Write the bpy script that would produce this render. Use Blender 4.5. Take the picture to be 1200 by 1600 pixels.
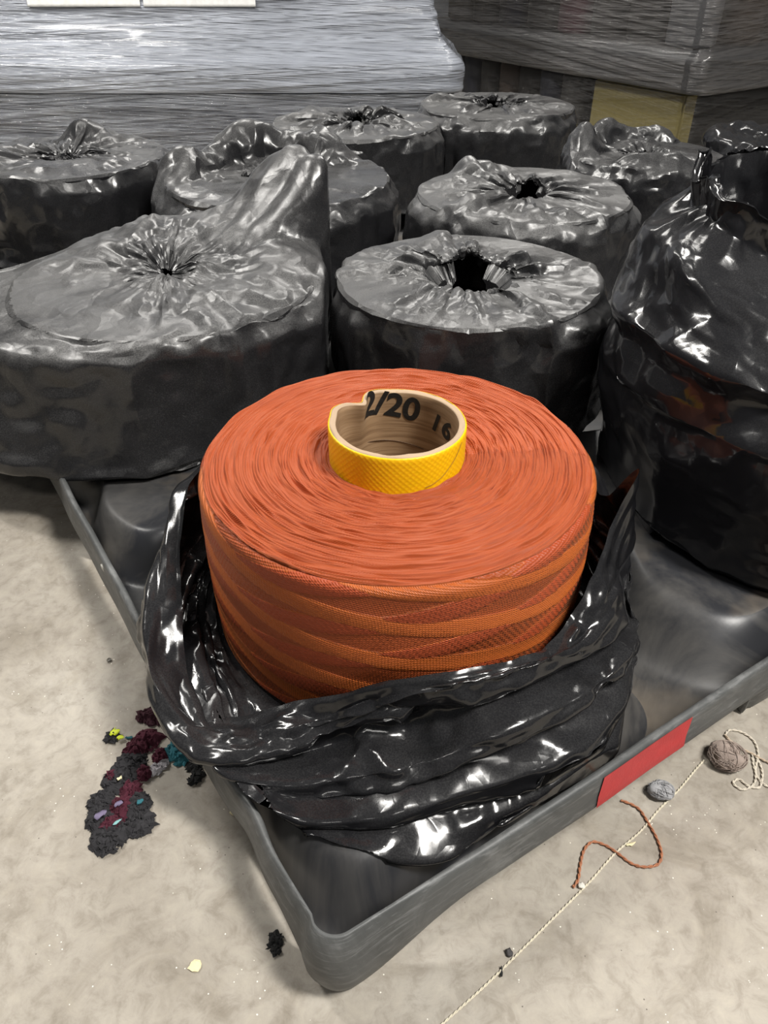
import bpy, bmesh, math, random
import numpy as np
from mathutils import Vector, Matrix

for _o in list(bpy.data.objects):
    bpy.data.objects.remove(_o)
S = bpy.context.scene
COL = S.collection
RNG = np.random.default_rng(7)
random.seed(7)
PI = math.pi

# ------------------------------------------------------------------ camera
CZ = 0.668
cd = bpy.data.cameras.new('camera')
cd.sensor_fit = 'VERTICAL'
cd.sensor_height = 24.0
cd.lens = 1202.0 * 24.0 / 1600.0
cd.clip_start = 0.01
cam = bpy.data.objects.new('camera', cd)
COL.objects.link(cam)
cam.location = (0, 0, CZ)
cam.rotation_euler = (math.radians(90 - 37), 0, 0)
S.camera = cam

# ------------------------------------------------------------------ world, lamps, exposure
w = bpy.data.worlds.new('world')
S.world = w
w.use_nodes = True
w.node_tree.nodes['Background'].inputs[0].default_value = (0.93, 0.96, 1.0, 1)
w.node_tree.nodes['Background'].inputs[1].default_value = 0.08

def lamp(name, loc, size, power, target, col=(1, .97, .92)):
    l = bpy.data.lights.new(name, 'AREA')
    l.shape = 'RECTANGLE'
    l.size, l.size_y = size
    l.energy = power
    l.color = col
    o = bpy.data.objects.new(name, l)
    COL.objects.link(o)
    o.location = loc
    d = Vector(target) - Vector(loc)
    o.rotation_euler = d.to_track_quat('-Z', 'Y').to_euler()
    return o

lamp('ceiling_lamp', (1.5, -.25, 3.1), (.4, 1.0), 152, (0.0, .6, 0))
lamp('ceiling_lamp', (0.3, -2.2, 3.4), (1.2, .35), 20, (0.1, .6, 0))
lamp('ceiling_lamp', (1.0, 4.6, 3.4), (.35, 2.4), 72, (0.4, 1.8, 0))
lamp('ceiling_lamp', (-1.2, 4.4, 3.4), (.35, 2.4), 48, (-.4, 1.5, 0))
lamp('ceiling_lamp', (-2.1, 1.9, 3.0), (1.6, .30), 105, (-1.1, 3.3, .2))

vs = S.view_settings
vs.view_transform = 'Standard'
vs.look = 'None'
vs.exposure = 0.0
vs.gamma = 1.0
vs.use_curve_mapping = False

# ------------------------------------------------------------------ node helpers
class NT:
    def __init__(self, name):
        self.m = bpy.data.materials.new(name)
        self.m.use_nodes = True
        self.t = self.m.node_tree
        self.b = self.t.nodes['Principled BSDF']
        self.out = self.t.nodes['Material Output']
    def n(self, typ, **kw):
        x = self.t.nodes.new(typ)
        for k, v in kw.items():
            if k.startswith('_'):
                setattr(x, k[1:], v)
            else:
                x.inputs[k.replace('__', ' ')].default_value = v
        return x
    def l(self, a, b):
        self.t.links.new(a, b)
    def coord(self, kind='Object'):
        return self.n('ShaderNodeTexCoord').outputs[kind]
    def noise(self, vec, scale, detail=3, rough=.5, dist=0.0):
        x = self.n('ShaderNodeTexNoise', Scale=scale, Detail=detail, Roughness=rough, Distortion=dist)
        if vec is not None:
            self.l(vec, x.inputs['Vector'])
        return x.outputs['Fac']
    def mapping(self, vec, scale=(1, 1, 1), rot=(0, 0, 0)):
        x = self.n('ShaderNodeMapping')
        x.inputs['Scale'].default_value = scale
        x.inputs['Rotation'].default_value = rot
        self.l(vec, x.inputs['Vector'])
        return x.outputs[0]
    def ramp(self, fac, stops):
        x = self.n('ShaderNodeValToRGB')
        e = x.color_ramp.elements
        while len(e) < len(stops):
            e.new(.5)
        for i, (p, c) in enumerate(stops):
            e[i].position = p
            e[i].color = c if len(c) == 4 else (*c, 1)
        self.l(fac, x.inputs[0])
        return x.outputs[0]
    def mix(self, fac, a, b):
        x = self.n('ShaderNodeMix', _data_type='RGBA')
        for v, i in ((fac, 0), (a, 6), (b, 7)):
            if hasattr(v, 'links') or hasattr(v, 'is_linked'):
                self.l(v, x.inputs[i])
            elif i == 0:
                x.inputs[0].default_value = v
            else:
                x.inputs[i].default_value = (*v, 1)
        return x.outputs[2]
    def math(self, op, a, b=None, clamp=False):
        x = self.n('ShaderNodeMath', _operation=op, _use_clamp=clamp)
        for v, i in ((a, 0), (b, 1)):
            if v is None:
                continue
            if hasattr(v, 'is_linked'):
                self.l(v, x.inputs[i])
            else:
                x.inputs[i].default_value = v
        return x.outputs[0]
    def bump(self, h, strength=.3, dist=.002, prev=None):
        x = self.n('ShaderNodeBump', Strength=strength, Distance=dist)
        self.l(h, x.inputs['Height'])
        if prev is not None:
            self.l(prev, x.inputs['Normal'])
        return x.outputs[0]
    def set(self, **kw):
        for k, v in kw.items():
            i = self.b.inputs[k.replace('__', ' ')]
            if hasattr(v, 'is_linked'):
                self.l(v, i)
            else:
                i.default_value = (*v, 1) if isinstance(v, tuple) and len(v) == 3 else v
        return self.m

def plain(name, col, rough=.6, **kw):
    t = NT(name)
    c = t.coord()
    n = t.noise(c, 60, 4)
    k = t.mix(n, tuple(x * .8 for x in col), tuple(min(1, x * 1.2) for x in col))
    t.set(Base__Color=k, Roughness=rough, **kw)
    nb = t.noise(c, 400, 3)
    t.set(Normal=t.bump(nb, .3, .001))
    return t.m

def mat_concrete():
    t = NT('concrete')
    c = t.coord()
    a = t.noise(c, 2.2, 6, .6, .6)
    b = t.noise(c, 9, 6, .65, 1.2)
    d = t.noise(c, 55, 5, .7, .5)
    e = t.noise(c, 420, 2, .6)
    k = t.ramp(a, [(.3, (.275, .243, .20)), (.5, (.395, .36, .308)), (.7, (.48, .452, .405))])
    k2 = t.ramp(b, [(.35, (.66, .63, .58)), (.5, (.96, .95, .94)), (.62, (1.06, 1.06, 1.05))])
    m1 = t.n('ShaderNodeMix', _data_type='RGBA', _blend_type='MULTIPLY')
    m1.inputs[0].default_value = .7
    t.l(k, m1.inputs[6]); t.l(k2, m1.inputs[7])
    k3 = t.ramp(d, [(.34, (.74, .72, .69)), (.5, (1, 1, 1)), (.68, (1.14, 1.14, 1.12))])
    m2 = t.n('ShaderNodeMix', _data_type='RGBA', _blend_type='MULTIPLY')
    m2.inputs[0].default_value = .8
    t.l(m1.outputs[2], m2.inputs[6]); t.l(k3, m2.inputs[7])
    # grit
    v = t.n('ShaderNodeTexVoronoi', Scale=150.0)
    t.l(c, v.inputs['Vector'])
    g = t.math('LESS_THAN', v.outputs['Distance'], .09)
    sel = t.math('GREATER_THAN', t.noise(c, 24, 2), .56)
    gm = t.math('MULTIPLY', g, sel)
    k4 = t.mix(gm, m2.outputs[2], (.86, .82, .72))
    v2 = t.n('ShaderNodeTexVoronoi', Scale=95.0)
    t.l(t.mapping(c, (1, 1.13, 1), (0, 0, .4)), v2.inputs['Vector'])
    g2 = t.math('MULTIPLY', t.math('LESS_THAN', v2.outputs['Distance'], .06), t.math('GREATER_THAN', t.noise(c, 17, 2), .57))
    k5 = t.mix(g2, k4, (.13, .11, .09))
    t.set(Base__Color=k5, Roughness=t.math('MULTIPLY_ADD', d, .3) if False else .62)
    h = t.math('ADD', t.math('MULTIPLY', d, .6), t.math('MULTIPLY', e, .4))
    t.set(Normal=t.bump(h, .25, .0015))
    return t.m

def mat_plastic_film(name, dust=.5, dustcol=(.20, .198, .195), base=(.008, .008, .0095), rough=.24, fine=1.0):
    """black polythene: creased, glossy, powdered with dust"""
    t = NT(name)
    c = t.coord()
    warp = t.n('ShaderNodeTexNoise', Scale=9.0, Detail=3.0)
    t.l(c, warp.inputs['Vector'])
    wv = t.n('ShaderNodeVectorMath', _operation='MULTIPLY_ADD')
    t.l(warp.outputs['Color'], wv.inputs[0])
    wv.inputs[1].default_value = (.08, .08, .08)
    t.l(c, wv.inputs[2])
    prev = None
    for sc, st, di, ax in ((14.0, .6, .0050, (1, 1, .6)), (33.0, .4, .0018, (1, .8, .7)), (90.0, .12, .0006, (1, 1, 1))):
        hs = []
        for off in (0.0, 7.3):
            v = t.n('ShaderNodeTexVoronoi', Scale=sc, _feature='F1')
            t.l(t.mapping(wv.outputs[0], ax, (.3 * sc + off, .2 * sc, .1 + off)), v.inputs['Vector'])
            hs.append(t.math('POWER', v.outputs['Distance'], 2.0))
        # difference of two squared distances: flat facets meeting in sharp creases, as crumpled film does
        prev = t.bump(t.math('SUBTRACT', hs[0], hs[1]), st * fine, di, prev)
    # dust
    d1 = t.noise(c, 6, 5, .65, .8)
    d2 = t.noise(c, 700, 2, .7)
    dm = t.ramp(d1, [(.28, (.12, .12, .12)), (.56, (1, 1, 1))])
    sp = t.ramp(d2, [(.4, (.35, .35, .35)), (.7, (1, 1, 1))])
    geo = t.n('ShaderNodeNewGeometry')
    sep = t.n('ShaderNodeSeparateXYZ')
    t.l(geo.outputs['Normal'], sep.inputs[0])
    up = t.ramp(sep.outputs['Z'], [(.25, (.18, .18, .18)), (.8, (1, 1, 1))])
    f = t.math('MULTIPLY', t.math('MULTIPLY', dm, sp), t.math('MULTIPLY', up, dust), True)
    col = t.mix(f, base, dustcol)
    r = t.math('ADD', t.math('MULTIPLY', f, .30), rough, True)
    t.set(Base__Color=col, Roughness=r, Normal=prev, IOR=1.52)
    return t.m

def mat_tray(name='tray_plastic'):
    t = NT(name)
    c = t.coord()
    a = t.noise(c, 7, 6, .65, .8)
    b = t.noise(c, 90, 4, .6)
    dm = t.ramp(a, [(.42, (0, 0, 0)), (.62, (1, 1, 1))])
    f = t.math('MULTIPLY', dm, t.math('MULTIPLY_ADD', b, .5) if False else .5)
    col = t.mix(f, (.026, .027, .031), (.13, .122, .11))
    tan = t.ramp(t.noise(c, 4.2, 4, .6, .4), [(.52, (0, 0, 0)), (.66, (1, 1, 1))])
    geo = t.n('ShaderNodeNewGeometry')
    sep = t.n('ShaderNodeSeparateXYZ')
    t.l(geo.outputs['Normal'], sep.inputs[0])
    fl = t.math('GREATER_THAN', sep.outputs['Z'], .93)
    col = t.mix(t.math('MULTIPLY', t.math('MULTIPLY', tan, fl), .55), col, (.20, .165, .125))
    t.set(Base__Color=col, Roughness=t.math('ADD', t.math('MULTIPLY', dm, .15), .37), Normal=t.bump(b, .12, .0008), IOR=1.5)
    return t.m

def mat_rim():
    t = NT('rim_plastic')
    c = t.coord()
    a = t.noise(c, 10, 6, .7, 1.0)
    s = t.noise(t.mapping(c, (5, 5, 40)), 6, 5, .7, .5)
    k = t.ramp(a, [(.3, (.050, .053, .053)), (.55, (.095, .098, .097)), (.75, (.17, .173, .17))])
    sc = t.ramp(s, [(.52, (0, 0, 0)), (.66, (1, 1, 1))])
    k = t.mix(t.math('MULTIPLY', sc, .38), k, (.28, .285, .285))
    t.set(Base__Color=k, Roughness=.5, Normal=t.bump(t.noise(c, 160, 4), .2, .001))
    return t.m

M = {}
M['concrete'] = mat_concrete()
M['bag'] = mat_plastic_film('dusty_black_polythene', .85)
M['bag_clean'] = mat_plastic_film('black_polythene', .14, rough=.15, fine=.7)
M['bag_mid'] = mat_plastic_film('black_polythene_light_dust', .5, rough=.22)
M['tray'] = mat_tray()
M['rim'] = mat_rim()
M['red'] = plain('red_paint', (.50, .034, .038), .5)

# ------------------------------------------------------------------ mesh helpers
def mesh_obj(name, V, F, mat, parent=None, smooth=True, mats=None, fm=None):
    me = bpy.data.meshes.new(name)
    V = np.asarray(V, dtype=np.float32)
    F = np.asarray(F, dtype=np.int32)
    k = F.shape[1]
    me.vertices.add(len(V)); me.vertices.foreach_set('co', V.ravel())
    me.loops.add(F.size); me.loops.foreach_set('vertex_index', F.ravel())
    me.polygons.add(len(F))
    me.polygons.foreach_set('loop_start', np.arange(0, F.size, k, dtype=np.int32))
    me.polygons.foreach_set('loop_total', np.full(len(F), k, dtype=np.int32))
    me.polygons.foreach_set('use_smooth', np.full(len(F), smooth))
    me.update(calc_edges=True)
    me.validate()
    for m in (mats or [mat]):
        me.materials.append(m)
    if fm is not None:
        me.polygons.foreach_set('material_index', fm)
    o = bpy.data.objects.new(name, me)
    COL.objects.link(o)
    if parent is not None:
        o.parent = parent
    return o

def grid_faces(n, m, close0=False, close1=False):
    i = np.arange(n if close0 else n - 1)
    j = np.arange(m if close1 else m - 1)
    I, J = np.meshgrid(i, j, indexing='ij')
    I2 = (I + 1) % n; J2 = (J + 1) % m
    return np.stack([I * m + J, I2 * m + J, I2 * m + J2, I * m + J2], -1).reshape(-1, 4)

def grid_obj(name, P, mat, parent=None, close0=False, close1=False, flip=False):
    n, m = P.shape[:2]
    F = grid_faces(n, m, close0, close1)
    if flip:
        F = F[:, ::-1]
    return mesh_obj(name, P.reshape(-1, 3), F, mat, parent)

def bm_obj(name, bm, mat, parent=None, smooth=False):
    me = bpy.data.meshes.new(name)
    bm.normal_update()
    bm.to_mesh(me); bm.free()
    me.materials.append(mat)
    if smooth:
        for p in me.polygons:
            p.use_smooth = True
    o = bpy.data.objects.new(name, me)
    COL.objects.link(o)
    if parent is not None:
        o.parent = parent
    return o

def empty(name, loc, label=None, cat=None, group=None, rz=0):
    o = bpy.data.objects.new(name, None)
    o.empty_display_size = .05
    COL.objects.link(o)
    o.location = loc; o.rotation_euler = (0, 0, rz)
    return tag(o, label, cat, group)

def tag(o, label=None, cat=None, group=None, kind=None):
    for k, v in (('label', label), ('category', cat), ('group', group), ('kind', kind)):
        if v:
            o[k] = v
    return o

def tube_mesh(pts, rad, nseg=8, twist=None):
    """tube along a polyline -> V, F"""
    P = np.asarray(pts, float)
    T = np.gradient(P, axis=0)
    T /= np.linalg.norm(T, axis=1)[:, None] + 1e-9
    up = np.array([0, 0, 1.0])
    A = np.cross(T, up); A /= np.linalg.norm(A, axis=1)[:, None] + 1e-9
    B = np.cross(A, T)
    a = np.arange(nseg) * 2 * PI / nseg
    rad = np.broadcast_to(np.asarray(rad, float), (len(P),))
    V = P[:, None] + rad[:, None, None] * (np.cos(a)[None, :, None] * A[:, None] + np.sin(a)[None, :, None] * B[:, None])
    return V.reshape(-1, 3), grid_faces(len(P), nseg, False, True)

def join_vf(parts):
    Vs, Fs, k = [], [], 0
    for V, F in parts:
        Vs.append(V); Fs.append(np.asarray(F) + k); k += len(V)
    return np.concatenate(Vs), np.concatenate(Fs)

def catmull(pts, n):
    P = np.asarray(pts, float)
    P = np.vstack([2 * P[0] - P[1], P, 2 * P[-1] - P[-2]])
    t = np.linspace(0, len(P) - 3 - 1e-6, n)
    i = t.astype(int); f = (t - i)[:, None]
    p0, p1, p2, p3 = P[i], P[i + 1], P[i + 2], P[i + 3]
    return .5 * (2 * p1 + (p2 - p0) * f + (2 * p0 - 5 * p1 + 4 * p2 - p3) * f ** 2 + (3 * p1 - p0 - 3 * p2 + p3) * f ** 3)

def smooth_noise(shape, cells, rng, wrap0=True):
    """bilinear value noise on a grid, periodic along axis 0"""
    c0, c1 = cells
    g = rng.normal(size=(c0, c1 + 1))
    x = np.arange(shape[0]) / shape[0] * c0
    y = np.linspace(0, c1 - 1e-6, shape[1])
    i = x.astype(int); j = y.astype(int)
    fx = x - i; fy = y - j
    fx = fx * fx * (3 - 2 * fx); fy = fy * fy * (3 - 2 * fy)
    i2 = (i + 1) % c0
    G = lambda a, b: g[np.ix_(a, b)]
    return (G(i, j) * np.outer(1 - fx, 1 - fy) + G(i2, j) * np.outer(fx, 1 - fy)
            + G(i, j + 1) * np.outer(1 - fx, fy) + G(i2, j + 1) * np.outer(fx, fy))

# ------------------------------------------------------------------ thin film relaxation (position based)
def relax(P, s0, s1, iters, collide, keep=0.0, grav=0.0, bend=.15, rest0=None, pin=None):
    """P (n, m, 3), periodic in axis 0. Rest lengths exceed the present ones, so the sheet buckles into folds."""
    n, m = P.shape[:2]
    L = lambda a, b: np.linalg.norm(a - b, axis=-1)
    r0 = L(np.roll(P, -1, 0), P) * s0 if rest0 is None else rest0
    r1 = L(P[:, 1:], P[:, :-1]) * s1
    base = P.copy()
    def proj(A, B, rest, k):
        d = B - A
        l = np.sqrt((d * d).sum(-1)) + 1e-9
        c = (d * ((l - rest) / l * (.5 * k))[..., None])
        A += c; B -= c
    def proj_min(A, B, rest, k):
        d = B - A
        l = np.sqrt((d * d).sum(-1)) + 1e-9
        c = (d * (np.minimum(l - rest, 0) / l * (.5 * k))[..., None])
        A += c; B -= c
    rb0 = (r0 + np.roll(r0, -1, 0)) * .93
    rb1 = (r1[:, 1:] + r1[:, :-1]) * .93
    l0 = L(np.roll(P, -1, 0), P); l1 = L(P[:, 1:], P[:, :-1])
    ex = ((r0 ** 2 - l0 ** 2)[:, 1:] + (r0 ** 2 - l0 ** 2)[:, :-1]) * .5 + ((r1 ** 2 - l1 ** 2) + np.roll(r1 ** 2 - l1 ** 2, -1, 0)) * .5
    Pn = np.roll(P, -1, 0)
    dgA = np.sqrt(np.maximum(L(P[:, :-1], Pn[:, 1:]) ** 2 + ex, 1e-8))
    dgB = np.sqrt(np.maximum(L(Pn[:, :-1], P[:, 1:]) ** 2 + ex, 1e-8))
    for it in range(iters):
        if grav:
            P[..., 2] -= grav
        # axis 0 (even/odd colouring, n even)
        proj(P[0::2], P[1::2], r0[0::2], 1.0)
        A = P[1::2].copy(); B = np.roll(P[0::2], -1, 0).copy()
        proj(A, B, r0[1::2], 1.0)
        P[1::2] = A; P[0::2] = np.roll(B, 1, 0)
        for q in (0, 1):
            k = (m - q) // 2
            proj(P[:, q:q + 2 * k:2], P[:, q + 1:q + 2 * k:2], r1[:, q:q + 2 * k:2][:, :k], 1.0)
        # shear
        for q in (0, 1):
            k = (m - q) // 2
            A = P[:, q:q + 2 * k:2].copy(); B = np.roll(P[:, q + 1:q + 2 * k:2], -1, 0).copy()
            proj(A, B, dgA[:, q:q + 2 * k:2][:, :k], .35)
            P[:, q:q + 2 * k:2] = A; P[:, q + 1:q + 2 * k:2] = np.roll(B, 1, 0)
            A = np.roll(P[:, q:q + 2 * k:2], -1, 0).copy(); B = P[:, q + 1:q + 2 * k:2].copy()
            proj(A, B, dgB[:, q:q + 2 * k:2][:, :k], .35)
            P[:, q:q + 2 * k:2] = np.roll(A, 1, 0); P[:, q + 1:q + 2 * k:2] = B
        # bending (resists sharp folding only)
        if bend:
            A = P.copy(); B = np.roll(P, -2, 0).copy(); A0 = A.copy(); B0 = B.copy()
            proj_min(A, B, rb0, bend)
            P += (A - A0) * .5 + np.roll(B - B0, 2, 0) * .5
            A = P[:, :-2].copy(); B = P[:, 2:].copy(); A0 = A.copy(); B0 = B.copy()
            proj_min(A, B, rb1, bend)
            P[:, :-2] += (A - A0) * .5; P[:, 2:] += (B - B0) * .5
        if keep:
            P += (base - P) * keep
        collide(P)
        if pin is not None:
            P[pin] = base[pin]
    return P

def upsample(P):
    n, m = P.shape[:2]
    Q = np.empty((2 * n, m, 3)); Q[0::2] = P; Q[1::2] = (P + np.roll(P, -1, 0)) / 2
    R = np.empty((2 * n, 2 * m - 1, 3)); R[:, 0::2] = Q; R[:, 1::2] = (Q[:, 1:] + Q[:, :-1]) / 2
    return R

def soften(P, k=1, a=.25):
    for _ in range(k):
        P = P * (1 - a) + (np.roll(P, 1, 0) + np.roll(P, -1, 0)) * (a / 2)
        Q = P.copy(); Q[:, 1:-1] = P[:, 1:-1] * (1 - a) + (P[:, 2:] + P[:, :-2]) * (a / 2); P = Q
    return P

def normals(P):
    a = np.roll(P, -1, 0) - np.roll(P, 1, 0)
    b = np.gradient(P, axis=1)
    n = np.cross(a, b)
    return n / (np.linalg.norm(n, axis=-1, keepdims=True) + 1e-12)

def folds(P, spec, rng, mask=None):
    """sharp crease lines with smooth film between them; spec: (cells0, cells1, amplitude)"""
    h = 0
    n, m = P.shape[:2]
    for c0, c1, a in spec:
        h = h + a * (.6 - np.abs(smooth_noise((n, m), (c0, c1), rng)))
    if mask is not None:
        h = h * mask
    return P + normals(P) * h[..., None]

def crisp(o, ratio, deg):
    """collapse the smooth sheet to large irregular facets, keep the folds between them sharp"""
    md = o.modifiers.new('d', 'DECIMATE'); md.ratio = ratio
    dg = bpy.context.evaluated_depsgraph_get()
    me = bpy.data.meshes.new_from_object(o.evaluated_get(dg))
    o.modifiers.clear()
    old = o.data
    o.data = me
    bpy.data.meshes.remove(old)
    me.set_sharp_from_angle(angle=math.radians(deg))

def facets(P, cell, amp, rng, stretch=(1, 1, 1), N=None, mask=None):
    """flat crumple facets: difference of two squared nearest-seed distances is piecewise linear"""
    n, m = P.shape[:2]
    X = (P.reshape(-1, 3) * np.array(stretch)).astype(np.float32)
    area = np.linalg.norm(np.cross(np.roll(P, -1, 0)[:, :-1] - P[:, :-1], P[:, 1:] - P[:, :-1]), axis=-1)
    K = int(min(900, max(12, area.sum() / cell ** 2)))
    wgt = np.zeros((n, m)); wgt[:, :-1] = area; wgt = (wgt / wgt.sum()).ravel()
    h = 0
    x2 = (X * X).sum(1)
    for sgn in (1, -1):
        c = X[rng.choice(len(X), K, p=wgt)] + rng.normal(size=(K, 3)).astype(np.float32) * cell * .12
        best = np.full(len(X), 1e9, np.float32)
        for k in range(0, K, 64):
            q = c[k:k + 64]
            best = np.minimum(best, ((q * q).sum(1)[None] - 2 * X @ q.T).min(1))
        h = h + sgn * (best + x2)
    h = h.reshape(n, m) / cell ** 2 * amp
    if mask is not None:
        h = h * mask
    return P + (normals(P) if N is None else N) * h[..., None]

# ------------------------------------------------------------------ layout
ANG = math.radians(33)
UX = np.array([math.cos(ANG), math.sin(ANG)]); VX = np.array([-UX[1], UX[0]])
PO = np.array([-.0415, .25])            # near corner of the pallet, under its lip
SP = np.array([.0126, .637])            # axis of the bare spool
ZT = .26                                # top of every spool
POD = .072                              # top of the raised pods of the tray

# floor
f = mesh_obj('floor', [(-6, -3, 0), (7, -3, 0), (7, 9, 0), (-6, 9, 0)], [(0, 1, 2, 3)], M['concrete'], smooth=False)
tag(f, kind='structure')

# ------------------------------------------------------------------ pallet
PL, PW = 2.10, 2.05
pallet = empty('pallet', (PO[0], PO[1], 0), 'black moulded plastic pallet tray under the spools, with a red mark on its rim', 'pallet', rz=ANG)

def tray_height(U, V):
    rngp = np.random.default_rng(3)
    pods = []
    for i in range(3):
        for j in range(4):
            cu = (.207, .765, 1.40)[i]
            cv = .250 + j * .497
            pods.append((cu, cv))
    H = np.full(U.shape, .018)
    for (cu, cv) in pods:
        a, b = (.187, .217) if cu < .4 else (.285, .225)
        if cv > .4:
            b = .215
        x = (U - cu) / a; y = (V - cv) / b
        th = np.arctan2(y, x)
        # scalloped outline: bulging corners, hollow sides
        rr = (np.abs(x) ** 6 + np.abs(y) ** 6) ** (1 / 6)
        wob = -.05 * np.cos(4 * th) + .02 * np.cos(12 * th + 1.0) + .012 * np.sin(7 * th)
        d = (1.0 + wob - rr) * min(a, b)          # >0 inside
        s = np.clip((d + .014) / (.038 if cu < .4 else .055), 0, 1); s = s * s * (3 - 2 * s)
        lobe = .004 * np.clip(np.hypot(x, y) - .98, 0, .3) / .3
        hh = .018 + (POD - .018 + lobe) * s
        # saddle ridges running to the valley floor
        H = np.maximum(H, hh)
    H += .006 * np.exp(-((U - .455) / .05) ** 2 - ((V - .20) / .07) ** 2)
    # moat beside the rim
    e = np.minimum(np.minimum(U, PL - U), np.minimum(V, PW - V))
    H = np.where(e < .016, np.minimum(H, .018 + 3.5 * np.clip(e - .010, 0, 1)), H)
    H += .0012 * np.sin(U * 31 + 2 * np.sin(V * 17)) * np.sin(V * 27)
    return H

def axis_samples(L):
    return np.concatenate([np.arange(0, .75, .0045), np.linspace(.75, L, 70)])
uu, vv = axis_samples(PL) + .0, axis_samples(PW)
U, V = np.meshgrid(np.clip(uu, .004, PL - .004), np.clip(vv, .004, PW - .004), indexing='ij')
grid_obj('tray', np.stack([U, V, tray_height(U, V)], -1), M['tray'], pallet)

TRAY = tray_height(*np.meshgrid(np.arange(200) * .004 + .002, np.arange(200) * .004 + .002, indexing='ij'))

def perimeter(n=900, rc=.020):
    """rounded rectangle, with outward normals; starts at the near corner and runs along u"""
    pts, nor = [], []
    def arc(cx, cy, a0):
        for k in range(14):
            a = a0 + (PI / 2) * k / 13
            pts.append((cx + rc * math.cos(a), cy + rc * math.sin(a))); nor.append((math.cos(a), math.sin(a)))
    def line(p, q, nn, N):
        for k in range(1, N):
            t = k / N
            pts.append((p[0] + (q[0] - p[0]) * t, p[1] + (q[1] - p[1]) * t)); nor.append(nn)
    arc(rc, rc, PI); line((rc, 0), (PL - rc, 0), (0, -1), 240)
    arc(PL - rc, rc, -PI / 2); line((PL, rc), (PL, PW - rc), (1, 0), 200)
    arc(PL - rc, PW - rc, 0); line((PL - rc, PW), (rc, PW), (0, 1), 200)
    arc(rc, PW - rc, PI / 2); line((0, PW - rc), (0, rc), (-1, 0), 240)
    return np.array(pts), np.array(nor)

pp, pn = perimeter()
npt = len(pp)
sarc = np.cumsum(np.r_[0, np.linalg.norm(np.diff(pp, axis=0), axis=1)])
wob = sum(np.sin(sarc * fq + ph) * am for fq, ph, am in ((9, .3, .0016), (23, 1.7, .001), (47, .8, .0006)))
near = np.exp(-(np.hypot(pp[:, 0], pp[:, 1]) / .10) ** 2)       # battered corner
leftdent = np.exp(-((pp[:, 1] - .13) / .03) ** 2) * (pp[:, 0] < .01)
prof = [(-.004, .045), (-.003, .082), (-.001, .0895), (.003, .0905), (.006, .088), (.007, .080), (.0085, .066), (.011, .0555), (.0105, .0525), (.007, .054)]
R_ = []
for k, (o, z) in enumerate(prof):
    off = o + wob * .8 + near * (.004 * math.sin(k * 1.3) - .004) - leftdent * .006
    crn = np.clip(1.25 - np.where(pp[:, 1] < .03, pp[:, 0] / .105, 9) / 1.0, 0, 1) + np.clip(1.25 - np.where(pp[:, 0] < .03, pp[:, 1] / .06, 9), 0, 1)
    crn = np.clip(crn, 0, 1); crn = crn * crn * (3 - 2 * crn)
    z = np.where(True, z, z) if k < 6 else z * (1 - crn) + {6: .050, 7: .024, 8: .001, 9: -.0}[k] * crn
    off = off + (crn * {6: .001, 7: -.001, 8: -.003, 9: -.006}[k] if k > 5 else 0)
    zz = z + wob * 1.2 - near * .002 * (k < 6) - leftdent * .004 * (k < 6)
    R_.append(np.column_stack([pp + pn * off[:, None], zz]))
rim = grid_obj('rim', np.stack(R_, 1), M['rim'], pallet, close0=True)
rim['label'] = 'scuffed grey rim'

def foot(u0, u1, v0, v1, name='foot'):
    """hollow moulded block foot, tapering downwards"""
    loops = []
    n = 32
    for z, sh in ((.062, 0), (.03, .002), (.004, .003), (0.0, .005)):
        a = np.arange(n) * 2 * PI / n
        cu, cv = (u0 + u1) / 2, (v0 + v1) / 2
        ex = lambda c, s: np.sign(c) * np.abs(c) ** .22 * s
        w_, h_ = (u1 - u0) / 2 - sh, (v1 - v0) / 2 - sh
        rib = .0025 * np.cos(a * 8)
        pu, pv = cu + ex(np.cos(a), w_) + rib * np.cos(a), cv + ex(np.sin(a), h_) + rib * np.sin(a)
        e = np.minimum(np.minimum(pu, PL - pu), np.minimum(pv, PW - pv))
        loops.append(np.column_stack([pu, pv, np.where(e < .006, z, min(z, .012))]))
    loops.append(np.column_stack([np.full(n, cu), np.full(n, cv), np.zeros(n)]))
    return grid_obj(name, np.stack(loops, 1), M['rim'], pallet, close0=True)
for u0, u1 in ((-.003, .105), (.50, .63), (1.02, 1.15), (PL - .105, PL + .003)):
    for v0, v1 in ((-.003, .07), (.62, .74), (1.2, 1.32), (PW - .07, PW + .003)):
        if (u0 > .6 and v0 > .6 and u0 < 1.1 and v0 < 1.3) or (u0 < 0 and v0 < 0):
            continue
        foot(u0, u1, v0, v1)

# red painted mark on the skirt
sel = np.where((pp[:, 1] < .001) & (pp[:, 0] > .268) & (pp[:, 0] < .392))[0]
red = []
for k, i in enumerate(sel):
    row = []
    for kk in (4, 5, 6, 7, 8):
        q = R_[kk][i].copy()
        q[0] += (.0905 - q[2]) * -.22
        q[1] -= .0012 if kk < 8 else .001
        row.append(q)
    red.append(row)
mk = grid_obj('red_marking', np.array(red), M['red'], pallet)
mk['label'] = 'red painted stripe on the rim'
bm = bmesh.new()
bmesh.ops.create_icosphere(bm, subdivisions=2, radius=.006)
for v_ in bm.verts:
    v_.co.x *= .25; v_.co.z *= .7; v_.co += Vector((-.008, .51, .080)) + Vector((0, random.uniform(-.001, .001), random.uniform(-.001, .001)))
bm_obj('scrap', bm, plain('white_scrap_rim', (.7, .68, .62), .7), pallet)['label'] = 'white scrap stuck on the left rim'

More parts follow.
